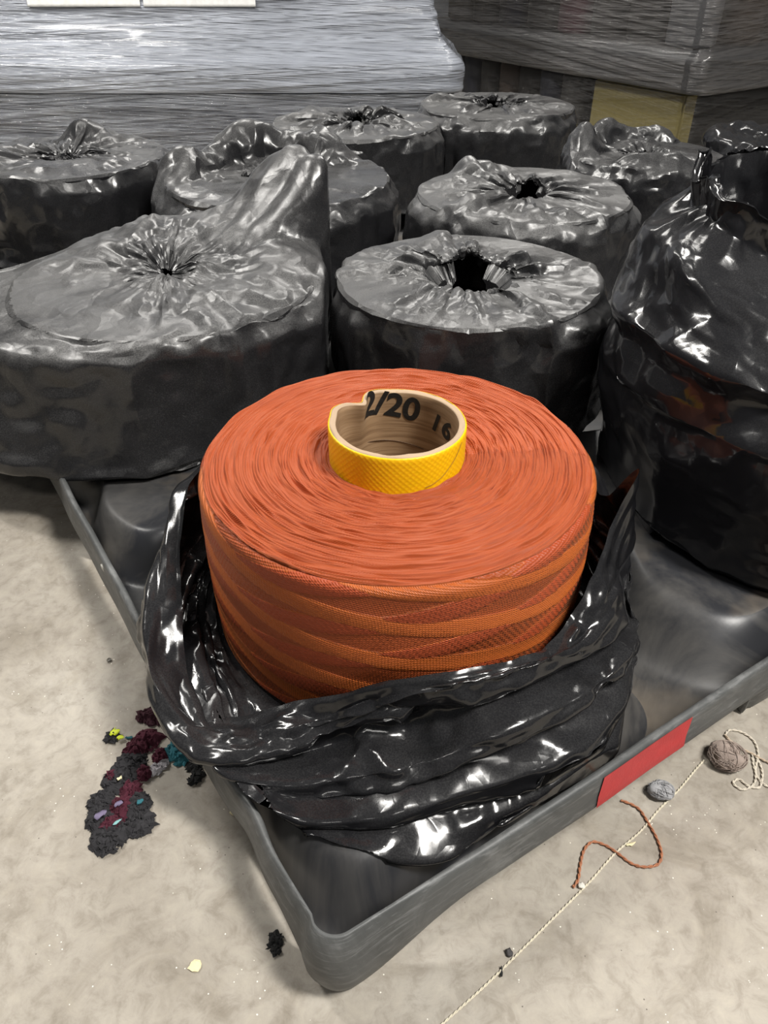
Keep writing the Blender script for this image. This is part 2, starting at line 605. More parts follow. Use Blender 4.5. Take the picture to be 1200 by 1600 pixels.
# ------------------------------------------------------------------ bare spool
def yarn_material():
    t = NT('orange_yarn')
    a = t.n('ShaderNodeAttribute', _attribute_name='thread')      # x along thread, y across, z family
    sep = t.n('ShaderNodeSeparateXYZ')
    t.l(a.outputs['Vector'], sep.inputs[0])
    al, ac, fam = sep.outputs
    cmb = t.n('ShaderNodeCombineXYZ')
    t.l(t.math('MULTIPLY', al, 60.0), cmb.inputs[0]); t.l(t.math('MULTIPLY', ac, 700.0), cmb.inputs[1])
    n1 = t.noise(cmb.outputs[0], 1.0, 3, .6)
    st = t.math('SINE', t.math('ADD', t.math('MULTIPLY', ac, 2 * PI / .0021), t.math('MULTIPLY', n1, 2.5)))
    tw = t.math('SINE', t.math('ADD', t.math('MULTIPLY', al, 2 * PI / .0026), t.math('MULTIPLY', ac, 2 * PI / .0021)))
    c = t.coord()
    big = t.noise(c, 14, 3)
    k = t.ramp(fam, [(0, (.36, .068, .013)), (.5, (.50, .115, .017)), (1, (.405, .064, .017))])  # family tones put the sheen difference between thread directions into the colour
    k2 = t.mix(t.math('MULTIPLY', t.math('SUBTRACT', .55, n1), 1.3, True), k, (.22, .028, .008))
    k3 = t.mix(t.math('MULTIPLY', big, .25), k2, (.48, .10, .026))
    h = t.math('ADD', t.math('MULTIPLY', st, .5), t.math('MULTIPLY', tw, .3))
    t.set(Base__Color=k3, Roughness=.5, Normal=t.bump(h, .55, .0009))
    t.b.inputs['Sheen Weight'].default_value = .08
    t.b.inputs['Sheen Tint'].default_value = (1, .55, .3, 1)
    t.b.inputs['Specular IOR Level'].default_value = .45
    return t.m

def build_spool():
    root = empty('yarn_spool', (SP[0], SP[1], POD + .004), 'unwrapped orange yarn spool standing in an opened black bag', 'spool')
    z0 = POD + .004
    R, RT = .1935, .0685
    rng = np.random.default_rng(5)
    nt = 420
    th = np.arange(nt) * 2 * PI / nt
    # top face: wound turns as ridges
    nr = 300
    r = np.linspace(RT - .002, R - .006, nr)
    TH, RR = np.meshgrid(th, r, indexing='ij')
    warp = smooth_noise((nt, nr), (9, 12), rng) * .0010 + smooth_noise((nt, nr), (44, 50), rng) * .00055
    ph = (RR + warp) / .0028 + TH / (2 * PI)
    ridge = np.abs(np.sin(PI * ph)) ** .55
    ringi = np.floor(ph).astype(int) - int(np.floor(ph.min()))
    rnz = rng.normal(size=(ringi.max() + 1, 24))
    ta = (TH / (2 * PI) * 23); ti = ta.astype(int); tf = ta - ti
    stagger = rnz[ringi, ti] * (1 - tf) + rnz[ringi, (ti + 1) % 24] * tf
    amp = .0016 * (1 + .9 * smooth_noise((nt, nr), (30, 55), rng))
    dome = .004 * np.sin(PI * np.clip((RR - RT) / (R - RT), 0, 1)) - .003 * np.clip((RR - R + .03) / .03, 0, 1) ** 2
    Z = ZT - .002 + dome + ridge * amp + stagger * .00045 + .0006 * smooth_noise((nt, nr), (9, 8), rng)
    top = np.stack([RR * np.cos(TH), RR * np.sin(TH), Z - z0], -1)
    t_top = np.stack([TH * RR, RR + warp, np.full_like(RR, .85)], -1)
    # side: crossing bands of thread
    nz = 200
    zs = np.concatenate([np.linspace(0, .008, 12)[:-1], np.linspace(.008, 1, nz - 11)])
    THs, ZS = np.meshgrid(th, zs, indexing='ij')
    hgt = ZT - .005 - z0
    x = THs * R; y = hgt * (1 - ZS)
    x = x + .006 * smooth_noise((nt, nz), (10, 4), rng)
    p, k = .040, 5 * .040 / (2 * PI * R)
    A = (y + x * k) / p + .11 * np.sin(THs * 2); B = (y - x * k) / p + .08 * np.sin(THs * 3 + 1) + .3
    fa, fb = A % 1, B % 1
    hA = np.where(fa < .46, 1 - (np.abs(fa / .46 - .5) * 2) ** 4 * .5, 0) * 1.0
    hB = np.where(fb < .46, 1 - (np.abs(fb / .46 - .5) * 2) ** 4 * .5, 0) * .9
    chk = np.sin(PI * np.floor(A) + 1.3 * np.floor(B)) > 0
    famA = (hA > hB) | ((hA == 0) & (hB == 0) & (chk))
    lift = np.maximum(hA, hB) * .0009
    edge = .0060 * (1 - np.sqrt(1 - np.clip((.006 / hgt * 1.2 - ZS) / (.006 / hgt * 1.2), 0, 1) ** 2))
    edgeb = .004 * np.clip((ZS - .96) / .04, 0, 1) ** 2
    bulge = .0025 * np.sin(PI * ZS)
    thr = np.where(famA, y * 1.0 + x * k, y - x * k)
    rr = R + lift + bulge - edge - edgeb - .0015 + .00035 * np.sin(thr / .0022 * 2 * PI)
    side = np.stack([rr * np.cos(THs), rr * np.sin(THs), hgt * (1 - ZS)], -1)
    lowr = (hA == 0) & (hB == 0)
    fam = np.where(lowr, 0.0, np.where(famA, .5, 1.0))
    t_side = np.stack([x, thr, fam], -1)
    P = np.concatenate([top, side], 1)
    T = np.concatenate([t_top, t_side], 1)
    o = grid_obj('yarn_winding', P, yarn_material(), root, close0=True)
    at = o.data.attributes.new('thread', 'FLOAT_VECTOR', 'POINT')
    at.data.foreach_set('vector', T.reshape(-1, 3).astype(np.float32).ravel())

    # cardboard core tube, dented at the back left
    zt = ZT + .036
    nt2 = 240
    a = np.arange(nt2) * 2 * PI / nt2
    def dent(z):
        f = np.clip((z - (ZT - .06)) / (zt - ZT + .06), 0, 1) ** 1.6
        da = (a - math.radians(133) + PI) % (2 * PI) - PI
        return f * (.0135 * np.exp(-(da / .17) ** 2) - .003 * np.exp(-((np.abs(da) - .42) / .16) ** 2))
    def ring(rad, z, dz=0):
        rr_ = rad - dent(z)
        fray = dz * np.interp(a, np.linspace(0, 2 * PI, 41), np.r_[rng.normal(size=40), 0], period=2 * PI)
        return np.column_stack([rr_ * np.cos(a), rr_ * np.sin(a), np.full(nt2, z - z0) + fray])
    ro, ri = .0655, .0585
    loops = [ring(ro - .0006, z) for z in np.linspace(z0 + .0, zt - .0008, 24)]
    loops += [ring(ro - .0012, zt, .0003), ring((ro + ri) / 2 + .001, zt + .0002, .0005), ring((ro + ri) / 2 - .001, zt - .0004, .0004), ring(ri + .0008, zt, .0004)]
    loops += [ring(ri, z) for z in np.linspace(zt - .0012, z0, 40)]
    t = NT('cardboard')
    c = t.coord()
    g = t.noise(t.mapping(c, (12, 12, 260)), 1.0, 4, .6, .3)
    m_ = t.noise(c, 40, 4)
    k = t.ramp(g, [(.35, (.21, .120, .058)), (.5, (.33, .205, .105)), (.65, (.40, .26, .145))])
    k = t.mix(t.math('MULTIPLY', m_, .35), k, (.26, .165, .095))
    sp = t.n('ShaderNodeSeparateXYZ'); t.l(c, sp.inputs[0])
    rim_ = t.math('GREATER_THAN', sp.outputs[2], zt - z0 - .001)
    k = t.mix(t.math('MULTIPLY', rim_, .7), k, (.50, .37, .25))
    t.set(Base__Color=k, Roughness=.7, Normal=t.bump(g, .35, .0008))
    tube = grid_obj('core_tube', np.stack(loops, 1), t.m, root, close0=True)
    # seam ring inside
    # yellow paper band with an embossed pattern
    t = NT('yellow_paper')
    at = t.coord('UV')
    v = t.n('ShaderNodeTexVoronoi', Scale=1.0, _feature='F1')
    v.inputs['Randomness'].default_value = 0.0
    t.l(t.mapping(at, (1, 1, 1), (0, 0, .78)), v.inputs['Vector'])
    n = t.noise(t.coord(), 50, 3)
    k = t.mix(t.math('MULTIPLY', v.outputs['Distance'], 1.0), (1.0, .64, .006), (.93, .50, .0))
    k = t.mix(t.math('MULTIPLY', n, .2), k, (.95, .52, .0))
    t.set(Base__Color=k, Roughness=.38, Normal=t.bump(v.outputs['Distance'], .35, .0012))
    zb = np.linspace(ZT - .012, zt - .0015, 14)
    lp = [ring(ro - .0004, zb[0])] + [ring(ro + .0008, z) for z in zb] + [ring(ro + .0002, zt - .0004), ring(ro - .0008, zt - .0002)]
    band = grid_obj('yellow_band', np.stack(lp, 1), t.m, tube, close0=True)
    band['label'] = 'yellow embossed paper band'
    uvl = band.data.uv_layers.new(name='UVMap')
    li = np.empty(len(band.data.loops), dtype=np.int32)
    band.data.loops.foreach_get('vertex_index', li)
    m_ = len(lp)
    uvx = (li // m_) / nt2 * 2 * PI * ro / .0042
    uvx = np.where((li // m_ == 0) & ((np.arange(len(li)) % 4 == 1) | (np.arange(len(li)) % 4 == 2)), 2 * PI * ro / .0042, uvx)
    uvy = np.stack(lp, 1).reshape(-1, 3)[li, 2] / .0042
    uvl.data.foreach_set('uv', np.column_stack([uvx, uvy]).astype(np.float32).ravel())
    # stray thread on the band
    aa = np.radians(np.linspace(-68, -28, 30))
    q = np.linspace(0, 1, 30)
    pts = np.column_stack([(ro + .0016) * np.cos(aa), (ro + .0016) * np.sin(aa), ZT - z0 + .003 + .029 * q ** 1.7])
    Vt, Ft = tube_mesh(pts, .00022, 5)
    lt = mesh_obj('loose_thread', Vt, Ft, plain('thread_brown', (.25, .12, .02), .6), tube)
    # inside seam of the tube
    aa = np.radians(np.linspace(60, 165, 60))
    pts = np.column_stack([(ri - .0002) * np.cos(aa), (ri - .0002) * np.sin(aa), ZT - z0 - .028 + .010 * np.sin((aa - 1.0) * 1.2)])
    Vt, Ft = tube_mesh(pts, .0005, 5)
    mesh_obj('seam', Vt, Ft, t_dark, tube)
    # printing on the inside of the tube, bent onto its wall
    Vall, Fall, kk = [], [], 0
    for txt, a_mid, z_mid, hgt_, tilt in (('2/20', 97, zt - .0150, .0290, -.20), ('1', 46, zt - .0270, .0230, -.30), ('6', 30, zt - .0280, .0240, -.30)):
        cu = bpy.data.curves.new('t', 'FONT')
        cu.body = txt; cu.size = 1.0; cu.align_x = 'CENTER'; cu.align_y = 'CENTER'; cu.offset = .03
        ob = bpy.data.objects.new('t', cu); COL.objects.link(ob)
        dg = bpy.context.evaluated_depsgraph_get()
        me = bpy.data.meshes.new_from_object(ob.evaluated_get(dg))
        bm = bmesh.new(); bm.from_mesh(me)
        bmesh.ops.triangulate(bm, faces=bm.faces)
        bmesh.ops.subdivide_edges(bm, edges=[e for e in bm.edges if e.calc_length() > .12], cuts=2, use_grid_fill=True)
        bmesh.ops.triangulate(bm, faces=bm.faces)
        co = np.array([v_.co[:] for v_ in bm.verts]); fc = np.array([[v_.index for v_ in f_.verts] for f_ in bm.faces])
        bm.free()
        bpy.data.objects.remove(ob); bpy.data.curves.remove(cu); bpy.data.meshes.remove(me)
        lx = co[:, 0] * hgt_ * 1.25; ly = co[:, 1] * hgt_ * 1.25
        x_ = lx * math.cos(tilt) - ly * math.sin(tilt); y_ = lx * math.sin(tilt) + ly * math.cos(tilt)
        an = math.radians(a_mid) - x_ / ri
        zz = z_mid + y_
        da = (an - math.radians(133) + PI) % (2 * PI) - PI
        ff = np.clip((zz - (ZT - .06)) / (zt - ZT + .06), 0, 1) ** 1.6
        de = ff * (.0135 * np.exp(-(da / .17) ** 2) - .003 * np.exp(-((np.abs(da) - .42) / .16) ** 2))
        rr_ = ri - de - .0005
        Vall.append(np.column_stack([rr_ * np.cos(an), rr_ * np.sin(an), zz - z0])); Fall.append(fc + kk); kk += len(co)
    tx = mesh_obj('printed_number', np.concatenate(Vall), np.concatenate(Fall), plain('black_ink', (.012, .011, .01), .6), tube, smooth=False)
    tx['label'] = 'black stamped number inside the tube'
    return root
t_dark = plain('dark_seam', (.11, .065, .035), .8)
spool = build_spool()

# ------------------------------------------------------------------ opened bag around the bare spool
def ang_table(keys, th):
    k = sorted(keys)
    a = np.radians([q[0] for q in k])
    out = []
    for c in (1, 2):
        v = np.interp(th, np.r_[a[-1] - 2 * PI, a, a[0] + 2 * PI], np.r_[k[-1][c], [q[c] for q in k], k[0][c]])
        out.append(v)
    return out

def opened_bag():
    nt, rng = 112, np.random.default_rng(11)
    th = np.arange(nt) * 2 * PI / nt
    E = [(0, .214, .200), (30, .212, .215), (60, .208, .19), (110, .208, .17), (150, .213, .205), (170, .214, .195), (185, .216, .165), (205, .232, .125), (222, .252, .080), (229, .245, .085),
         (236, .225, .100), (246, .212, .128), (263, .207, .165), (281, .207, .180), (297, .207, .180), (318, .211, .165), (330, .210, .205), (345, .214, .212)]
    C1 = [(0, .236, .170), (30, .232, .185), (60, .222, .16), (110, .222, .14), (150, .225, .17), (180, .234, .150), (200, .258, .135), (216, .280, .118), (228, .280, .104), (238, .262, .105), (248, .232, .124), (264, .230, .158),
          (281, .228, .174), (297, .228, .174), (318, .232, .162), (340, .236, .178)]
    F1 = [(0, .250, .125), (60, .225, .12), (150, .226, .11), (180, .244, .112), (200, .270, .106), (216, .287, .102), (226, .294, .102), (234, .298, .102), (240, .280, .102), (251, .243, .106), (267, .237, .134), (283, .236, .152), (294, .236, .156),
          (312, .237, .148), (328, .248, .146), (342, .250, .135)]
    F2 = [(0, .248, .10), (60, .225, .10), (150, .215, .09), (180, .224, .094), (205, .244, .097), (225, .262, .097), (240, .285, .098), (249, .290, .089), (257, .275, .082), (272, .262, .098), (291, .262, .126), (318, .263, .128), (340, .256, .108)]
    F3 = [(0, .236, .09), (60, .222, .09), (150, .212, .085), (200, .226, .084), (225, .240, .084), (240, .270, .084), (248, .295, .080), (261, .289, .077), (270, .285, .081), (291, .277, .083), (313, .269, .082), (330, .258, .085)]
    B = [(0, .225, .080), (60, .216, .08), (150, .210, .078), (200, .214, .076), (225, .222, .076), (240, .262, .07), (250, .294, .064), (256, .302, .052), (266, .311, .056), (280, .304, .053), (293, .293, .052), (313, .277, .050), (328, .262, .066)]
    def L(tab):
        r, z = ang_table(tab, th)
        for _ in range(2):
            r = (np.roll(r, 1) + 2 * r + np.roll(r, -1)) / 4; z = (np.roll(z, 1) + 2 * z + np.roll(z, -1)) / 4
        return np.column_stack([r, z])
    e, c1, f1, f2, f3, b = map(L, (E, C1, F1, F2, F3, B))
    g = lambda p, q, d, t=.45: np.column_stack([np.minimum(p[:, 0], q[:, 0]) - d, p[:, 1] * (1 - t) + q[:, 1] * t + .004])
    keys = [e, (e + c1) / 2 + [.003, -.001], c1, f1 + [.0, .004], f1 + [-.005, -.005], g(f1, f2, .012), (g(f1, f2, .012) + f2) / 2 + [.013, .006], f2, f2 + [-.007, -.003], g(f2, f3, .010),
            (g(f2, f3, .010) + f3) / 2 + [.012, .004], f3, f3 + [-.007, -.003], g(f3, b, .008), b + [0, .006], b, b * [.93, 1] + [0, -.001],
            np.column_stack([np.full(nt, .195), np.full(nt, POD + .0015)]), np.column_stack([np.full(nt, .16), np.full(nt, POD + .0015)])]
    K = np.stack(keys, 1)
    cnt = [3, 4, 4, 2, 2, 2, 3, 2, 2, 2, 3, 2, 2, 2, 2, 3, 4, 3]
    segs = []
    for i, c in enumerate(cnt):
        t = np.arange(c) / c
        segs.append(K[:, i:i + 1] * (1 - t)[None, :, None] + K[:, i + 1:i + 2] * t[None, :, None])
    segs.append(K[:, -1:])
    RZ = np.concatenate(segs, 1)
    m = RZ.shape[1]
    fade = np.clip((m - 1 - np.arange(m)) / 14, 0, 1)
    RZ[..., 0] += fade * (smooth_noise((nt, m), (18, 5), rng) * .004)
    RZ[..., 1] += fade * (smooth_noise((nt, m), (12, 6), rng) * .005)
    P = np.stack([RZ[..., 0] * np.cos(th)[:, None], RZ[..., 0] * np.sin(th)[:, None], RZ[..., 1]], -1)
    # tail of film standing up at the back right
    q = np.exp(-(((np.degrees(th) - 353 + 180) % 360 - 180) / 5.0) ** 2)
    k = np.clip(1 - np.arange(m) / 12, 0, 1)
    P[..., 2] += np.outer(q, k) * .050
    P[..., 0] += np.outer(q, k) * .022
    P[..., 1] += np.outer(q, k) * .012
    def coll(X):
        r = np.hypot(X[..., 0], X[..., 1]) + 1e-9
        low = X[..., 2] > POD + .004
        mn = np.where(low & (X[..., 2] < ZT), .1975, 0)
        s = np.where(r < mn, mn / r, 1.0)
        X[..., 0] *= s; X[..., 1] *= s
        r = np.hypot(X[..., 0], X[..., 1])
        zmin = np.where(r < .215, POD + .0015, .03)
        gx, gy = X[..., 0] + SP[0] - PO[0], X[..., 1] + SP[1] - PO[1]
        iu = np.clip(((gx * UX[0] + gy * UX[1]) / .004).astype(int), 0, 199); iv = np.clip(((gx * VX[0] + gy * VX[1]) / .004).astype(int), 0, 199)
        zmin = np.maximum(zmin, TRAY[iu, iv] + .003)           # rest on the pods of the tray
        for A_ in (UX, VX):                                   # stay inside the rim, or lie on top of it
            d = gx * A_[0] + gy * A_[1]
            zmin = np.where((d < .018) & (X[..., 2] > .080), np.maximum(zmin, .097), zmin)
            q = np.where((X[..., 2] <= .080) & (d < .018), .018 - d, 0)
            X[..., 0] += q * A_[0]; X[..., 1] += q * A_[1]
        X[..., 2] = np.maximum(X[..., 2], zmin)
    pin = np.zeros((nt, m), bool); pin[:, -6:] = True
    P += rng.normal(size=P.shape) * .0008 * fade[None, :, None]
    P = relax(P, 1.015, 1.025, 40, coll, .12, 0, .3, pin=pin)
    P = upsample(P)
    P = soften(P, 1, .3)
    P = upsample(P)
    P = soften(P, 1, .3)
    n_, m_ = P.shape[:2]
    N = normals(soften(P, 14, .5))
    fd = np.clip((m_ - 1 - np.arange(m_)) / 40, 0, 1)[None] * np.clip(np.arange(m_) / 10, .35, 1)[None]
    cr = np.clip(smooth_noise((n_, m_), (16, 9), rng) * .9 + .45, 0, 1.3)
    P = facets(P, .10, .0085, rng, (1, 1, 2.0), N, fd)
    P = facets(P, .042, .0050, rng, (1, 1, 1.5), N, fd * (.35 + .65 * cr))
    P = facets(P, .017, .0029, rng, (1, 1, 1.2), N, fd * cr)
    coll(P)
    o = grid_obj('plastic_bag', P, M['bag_clean'], None, close0=True, flip=True)
    o.location = (SP[0], SP[1], 0)
    return tag(o, 'opened glossy black plastic bag rolled down around the orange yarn spool', 'bag')
opened_bag()

# ------------------------------------------------------------------ wrapped spools
BAGS = [  # centre, radius, style, material
    dict(c=(.125, 1.125), R=.208, style='tucked', mat='bag', seed=21, fine=True, label='black bagged spool directly behind the orange one, with a gathered hole on top', back=80, hole=.080),
    dict(c=(-.322, 1.12), R=.238, style='flap', mat='bag', seed=22, fine=True, label='large dusty black bagged spool left of the orange one, flap overhanging the pallet edge'),
    dict(c=(.562, .865), R=.258, style='cone', mat='bag_clean', seed=23, fine=True, label='tall glossy black bag with an open neck at the right edge'),
    dict(c=(.275, 1.585), R=.222, style='tucked', mat='bag', seed=24, label='wide dusty black bagged spool behind the one with the gathered hole', back=70),
    dict(c=(-.220, 1.70), R=.245, style='flap2', mat='bag_mid', seed=25, label='crumpled black bagged spool behind the large overhanging one'),
    dict(c=(-.075, 2.28), R=.235, style='tucked', mat='bag', seed=26, label='black bagged spool in front of the silver wrapped load, left one of the back pair', back=90),
    dict(c=(.335, 2.55), R=.240, style='tucked', mat='bag', seed=27, label='farthest black bagged spool, neatly gathered, right one of the back pair', back=100),
    dict(c=(.605, 1.92), R=.188, style='flap2', mat='bag_mid', seed=28, label='black bagged spool with folded hollows behind the tall open-necked bag'),
    dict(c=(1.00, 1.98), R=.208, style='band', mat='bag_clean', seed=29, label='shiny black bagged spool with a smooth band at the far right'),
    dict(c=(-.735, 1.90), R=.240, style='peak', mat='bag_mid', seed=30, label='black bagged spool at the left edge with a peaked top fold'),
]

def wrapped(b):
    rng = np.random.default_rng(b['seed'])
    st, R = b['style'], b['R']
    c = np.array(b['c'])
    nt = 64
    th = np.arange(nt) * 2 * PI / nt
    dga = np.degrees(th)
    adist = lambda a0, w: np.exp(-(((dga - a0 + 180) % 360 - 180) / w) ** 2)
    z0 = POD + .003
    hole = b.get('hole', .062)
    seg = lambda p, q, n: [(p[0] + (q[0] - p[0]) * i / n, p[1] + (q[1] - p[1]) * i / n) for i in range(n)]
    pr = seg((R - .05, z0), (R - .01, z0), 3) + seg((R - .01, z0), (R, z0 + .012), 2) + seg((R, z0 + .012), (R + .002, ZT - .020), 10) + seg((R + .002, ZT - .020), (R - .005, ZT - .003), 2) + seg((R - .005, ZT - .003), (R - .026, ZT + .004), 2)
    if st in ('tucked', 'band'):
        pr += seg((R - .026, ZT + .004), (hole + .02, ZT + .012), 10) + seg((hole + .02, ZT + .012), (hole - .008, ZT - .002), 3) + seg((hole - .008, ZT - .002), (hole - .014, ZT - .075), 6) + [(hole - .014, ZT - .075)]
    elif st == 'cone':
        pr = pr[:-4] + seg((R + .002, ZT - .030), (R - .012, ZT + .025), 3) + seg((R - .012, ZT + .025), (.084, ZT + .130), 9) + seg((.084, ZT + .130), (.082, ZT + .160), 4) + seg((.082, ZT + .160), (.077, ZT + .161), 1) + seg((.077, ZT + .161), (.062, ZT + .09), 4) + [(.055, ZT + .03)]
    else:
        pr += seg((R - .026, ZT + .004), (.05, ZT + .020), 11) + seg((.05, ZT + .020), (.008, ZT + .004), 3) + [(.008, ZT + .004)]
    pr = np.array(pr)
    m = len(pr)
    Rr = np.repeat(pr[None, :, 0], nt, 0); Zz = np.repeat(pr[None, :, 1], nt, 0)
    s = np.arange(m)
    topw = np.clip((Zz - (ZT - .02)) / .02, 0, 1) * np.clip(Rr / .1, 0, 1)
    inner = np.clip(1 - Rr / R, 0, 1)
    # gather pleats
    if st in ('tucked', 'band'):
        ple = np.interp(th, np.linspace(0, 2 * PI, 41), np.r_[rng.normal(size=40), 0], period=2 * PI)
        Zz += topw * inner * ple[:, None] * .016
        Rr += topw * inner * np.roll(ple, 3)[:, None] * .006
        bk = adist(b.get('back', 90), 38)
        tail = np.clip((s - (m - 8)) / 7, 0, 1)
        Zz += bk[:, None] * tail[None] * .085
        Rr += bk[:, None] * tail[None] * .010
        rim_ = np.exp(-((s - (m - 9)) / 2.5) ** 2)
        Zz += rim_[None] * (.012 * bk + .008 * adist(30, 30) + .008 * adist(160, 30) - .006 * adist(270, 40))[:, None]
    Zz += topw * (smooth_noise((nt, m), (7, 4), rng) * .007)
    Rr += np.clip((Zz - z0) / .03, 0, 1) * smooth_noise((nt, m), (9, 3), rng) * .0035
    side = np.clip((ZT - Zz) / .06, 0, 1)
    if st != 'cone':                                             # loose film standing up in humps near the edge
        hump = np.clip(smooth_noise((nt, 2), (9, 1), rng)[:, :1] + .1, 0, 2)
        Zz += topw * hump * np.exp(-((Rr / R - .74) / .20) ** 2) * (.010 if b.get('fine') else .020)
        Rr += np.clip((Zz - z0) / .03, 0, 1) * smooth_noise((nt, 2), (7, 1), rng)[:, :1] * .005
    if st == 'flap':
        fl = adist(205, 42) + .4 * adist(255, 30)
        Rr += fl[:, None] * np.clip((ZT + .03 - Zz) / .19, 0, 1) ** .8 * .085 * np.clip(Rr / R * 4 - 3, 0, 1)
        Rr += (adist(175, 40) * .055)[:, None] * np.clip(Rr / R * 3 - 2, 0, 1)
        Zz += topw * (-.020 * adist(200, 60) + .02 * adist(45, 50))[:, None]
        rid = np.exp(-((Rr / R - .90) / .20) ** 2)
        fin = np.maximum(adist(48, 20) * (dga > 34) * (dga < 180), adist(34, 7))
        Zz += fin[:, None] * rid * .105
        Rr += fin[:, None] * rid * .055
        Zz += adist(120, 60)[:, None] * np.exp(-((Rr / R - .55) / .3) ** 2) * .030
        Zz -= topw * np.exp(-((Rr / R - .30) / .2) ** 2) * .012
    if st == 'flap2':
        a1 = rng.uniform(100, 140)
        Zz += (adist(a1, 26) * .050 + adist(60, 20) * .035 + adist(175, 20) * .055 - adist(215, 25) * .012)[:, None] * np.exp(-((Rr / R - .85) / .25) ** 2)
        Zz -= np.exp(-((Rr / R - .35) / .22) ** 2) * .03 * topw
    if st == 'peak':
        Zz += adist(85, 25)[:, None] * np.exp(-((Rr / R - .6) / .25) ** 2) * .065
        Zz += topw * .012 * np.cos(2 * th)[:, None]
    if st == 'band':
        Zz += topw * np.clip(Rr / R, 0, 1) ** 2 * .03
    if st == 'cone':
        sh = np.clip((Zz - ZT) / .12, 0, 1)
        Zz += sh * (.012 * np.sin(th * 2 + .6))[:, None]
        lob = smooth_noise((nt, 2), (9, 1), rng)[:, :1]
        Rr *= 1 + sh * (.16 * lob + .12 * np.cos(2 * (th - 1.2))[:, None])
        Zz += .016 * np.clip((Zz - ZT - .09) / .05, 0, 1) * smooth_noise((nt, 2), (13, 1), rng)[:, :1]
        Rr += (adist(225, 50) * .022)[:, None] * side
        Rr += (adist(150, 50) * .030)[:, None] * np.clip((Zz - .12) / .12, 0, 1) * np.clip((ZT + .115 - Zz) / .115, 0, 1)
    P = np.stack([Rr * np.cos(th)[:, None], Rr * np.sin(th)[:, None], Zz], -1)
    if st == 'cone':
        sh = np.clip((Zz - ZT) / .12, 0, 1)
        sh = np.where(s[None] >= m - 6, 1, np.clip((Zz - ZT) / .10, 0, 1))
        P[..., 0] -= .135 * sh; P[..., 1] += .075 * sh
        P[..., 2] += .034 * np.sin(th - .5)[:, None] * np.clip((P[..., 2] - ZT - .07) / .05, 0, 1)
        P[..., 2] += .02 * np.clip((P[..., 2] - .18) / .08, 0, 1)
    # planes half way to neighbours
    planes = []
    for o in BAGS:
        if o is b:
            continue
        d = np.array(o['c']) - c; L = np.hypot(*d)
        if L < R + o['R'] + .12:
            planes.append((d / L, max(L * R / (R + o['R']) - .002, R * .93)))
    d = SP - c; L = np.hypot(*d)
    if L < .62:
        planes.append((d / L, L - .245))
    RS = .195 if st == 'cone' else R - .013
    def coll(X):
        x, y, z = X[..., 0], X[..., 1], X[..., 2]
        r = np.hypot(x, y) + 1e-9
        rb = .048
        ins = (r < RS) & (z < ZT) & (r > rb) & (z > z0 + .004)
        dt = ZT - z; do = RS - r; di = r - rb
        top = ins & (dt <= do) & (dt <= di)
        z[top] = ZT
        out = ins & ~top & (do <= di)
        k = np.where(out, RS / r, 1.0)
        k = np.where(ins & ~top & ~out, rb / r, k)
        x *= k; y *= k
        for n_, L_ in planes:
            q = x * n_[0] + y * n_[1] - L_
            q = np.maximum(q, 0)
            x -= q * n_[0]; y -= q * n_[1]
        np.maximum(z, z0, out=z)
    def rest(P, al):
        n = P.shape[0]
        r = np.hypot(P[..., 0], P[..., 1])
        l = np.linalg.norm(np.roll(P, -1, 0) - P, axis=-1)
        return np.maximum(l * 1.02, 2 * PI / n * (r + al * np.clip(R * 1.05 - r, 0, None)))
    sidew = np.clip((ZT - P[..., 2]) / .05, 0, 1)
    vf = .6 - np.abs(smooth_noise((nt, m), (11, 1), rng))          # hanging folds down the side
    nr = np.stack([np.cos(th), np.sin(th)], -1)
    P[..., :2] += nr[:, None] * (vf * sidew * .010)[..., None]
    P += rng.normal(size=P.shape) * .0012
    al = {'tucked': .26, 'band': .22, 'cone': .03, 'flap': .05, 'peak': .10}.get(st, .18)
    npin = {'tucked': 7, 'band': 7, 'cone': 2}.get(st, 1)
    pin = np.zeros(P.shape[:2], bool); pin[:, -npin:] = True
    P = relax(P, 1, 1.012, 120, coll, .07 if st in ('cone', 'flap') else .03, {'cone': 0, 'flap': .0001}.get(st, .0004), .35, rest0=None if st == 'cone' else rest(P, al), pin=pin)
    P = upsample(P)
    pin = np.zeros(P.shape[:2], bool); pin[:, -2 * npin + 3:] = npin > 2
    P = relax(P, 1.006, 1.006, 40, coll, .03, 0 if st in ('cone', 'flap') else .0002, .35, pin=pin)
    P = upsample(P)
    P = soften(P, 2, .4)
    if b.get('fine'):
        P = soften(upsample(P), 1, .3)
    tp = np.clip((P[..., 2] - ZT + .03) / .03, 0, 1)[..., None]
    n_, m_ = P.shape[:2]
    rr_ = np.hypot(P[..., 0], P[..., 1]) / R
    # radial pleats: every fold has its own reach from the hole
    reach = smooth_noise((n_, m_), (46, 1), rng) * .28 + .62
    pw = np.clip((reach - rr_) / .25, 0, 1) * tp[..., 0]
    amp_ = {'tucked': 1.0, 'band': 1.0, 'flap': .28}.get(st, .5)
    if st != 'cone':
        P = folds(P, ((38, 2, .0060 * amp_), (74, 2, .0028 * amp_)), rng, pw)
        P = folds(P, ((21, 2, .0040 * amp_),), rng, tp[..., 0] * np.clip(1.15 - rr_, 0, .4) * 2)
    # tension lines hanging down the side
    P = folds(P, ((9, 1, .0100), (22, 1, .0030)), rng, (1 - tp[..., 0]))
    Q = facets(P, .12, .010, rng)
    cr = np.clip(smooth_noise((n_, m_), (12, 6), rng) * .9 + .3, 0, 1.3)
    Q = facets(Q, .050, .0028 if st == 'flap' else .0045, rng)
    if st != 'cone':
        Q = facets(Q, .020, .0016, rng, mask=cr)
    W = facets(P, .14, .006, rng, (1, 1, .4))
    P = Q * tp + W * (1 - tp)
    coll(P)
    o = grid_obj('bagged_spool', P, M[b['mat']], None, close0=True)
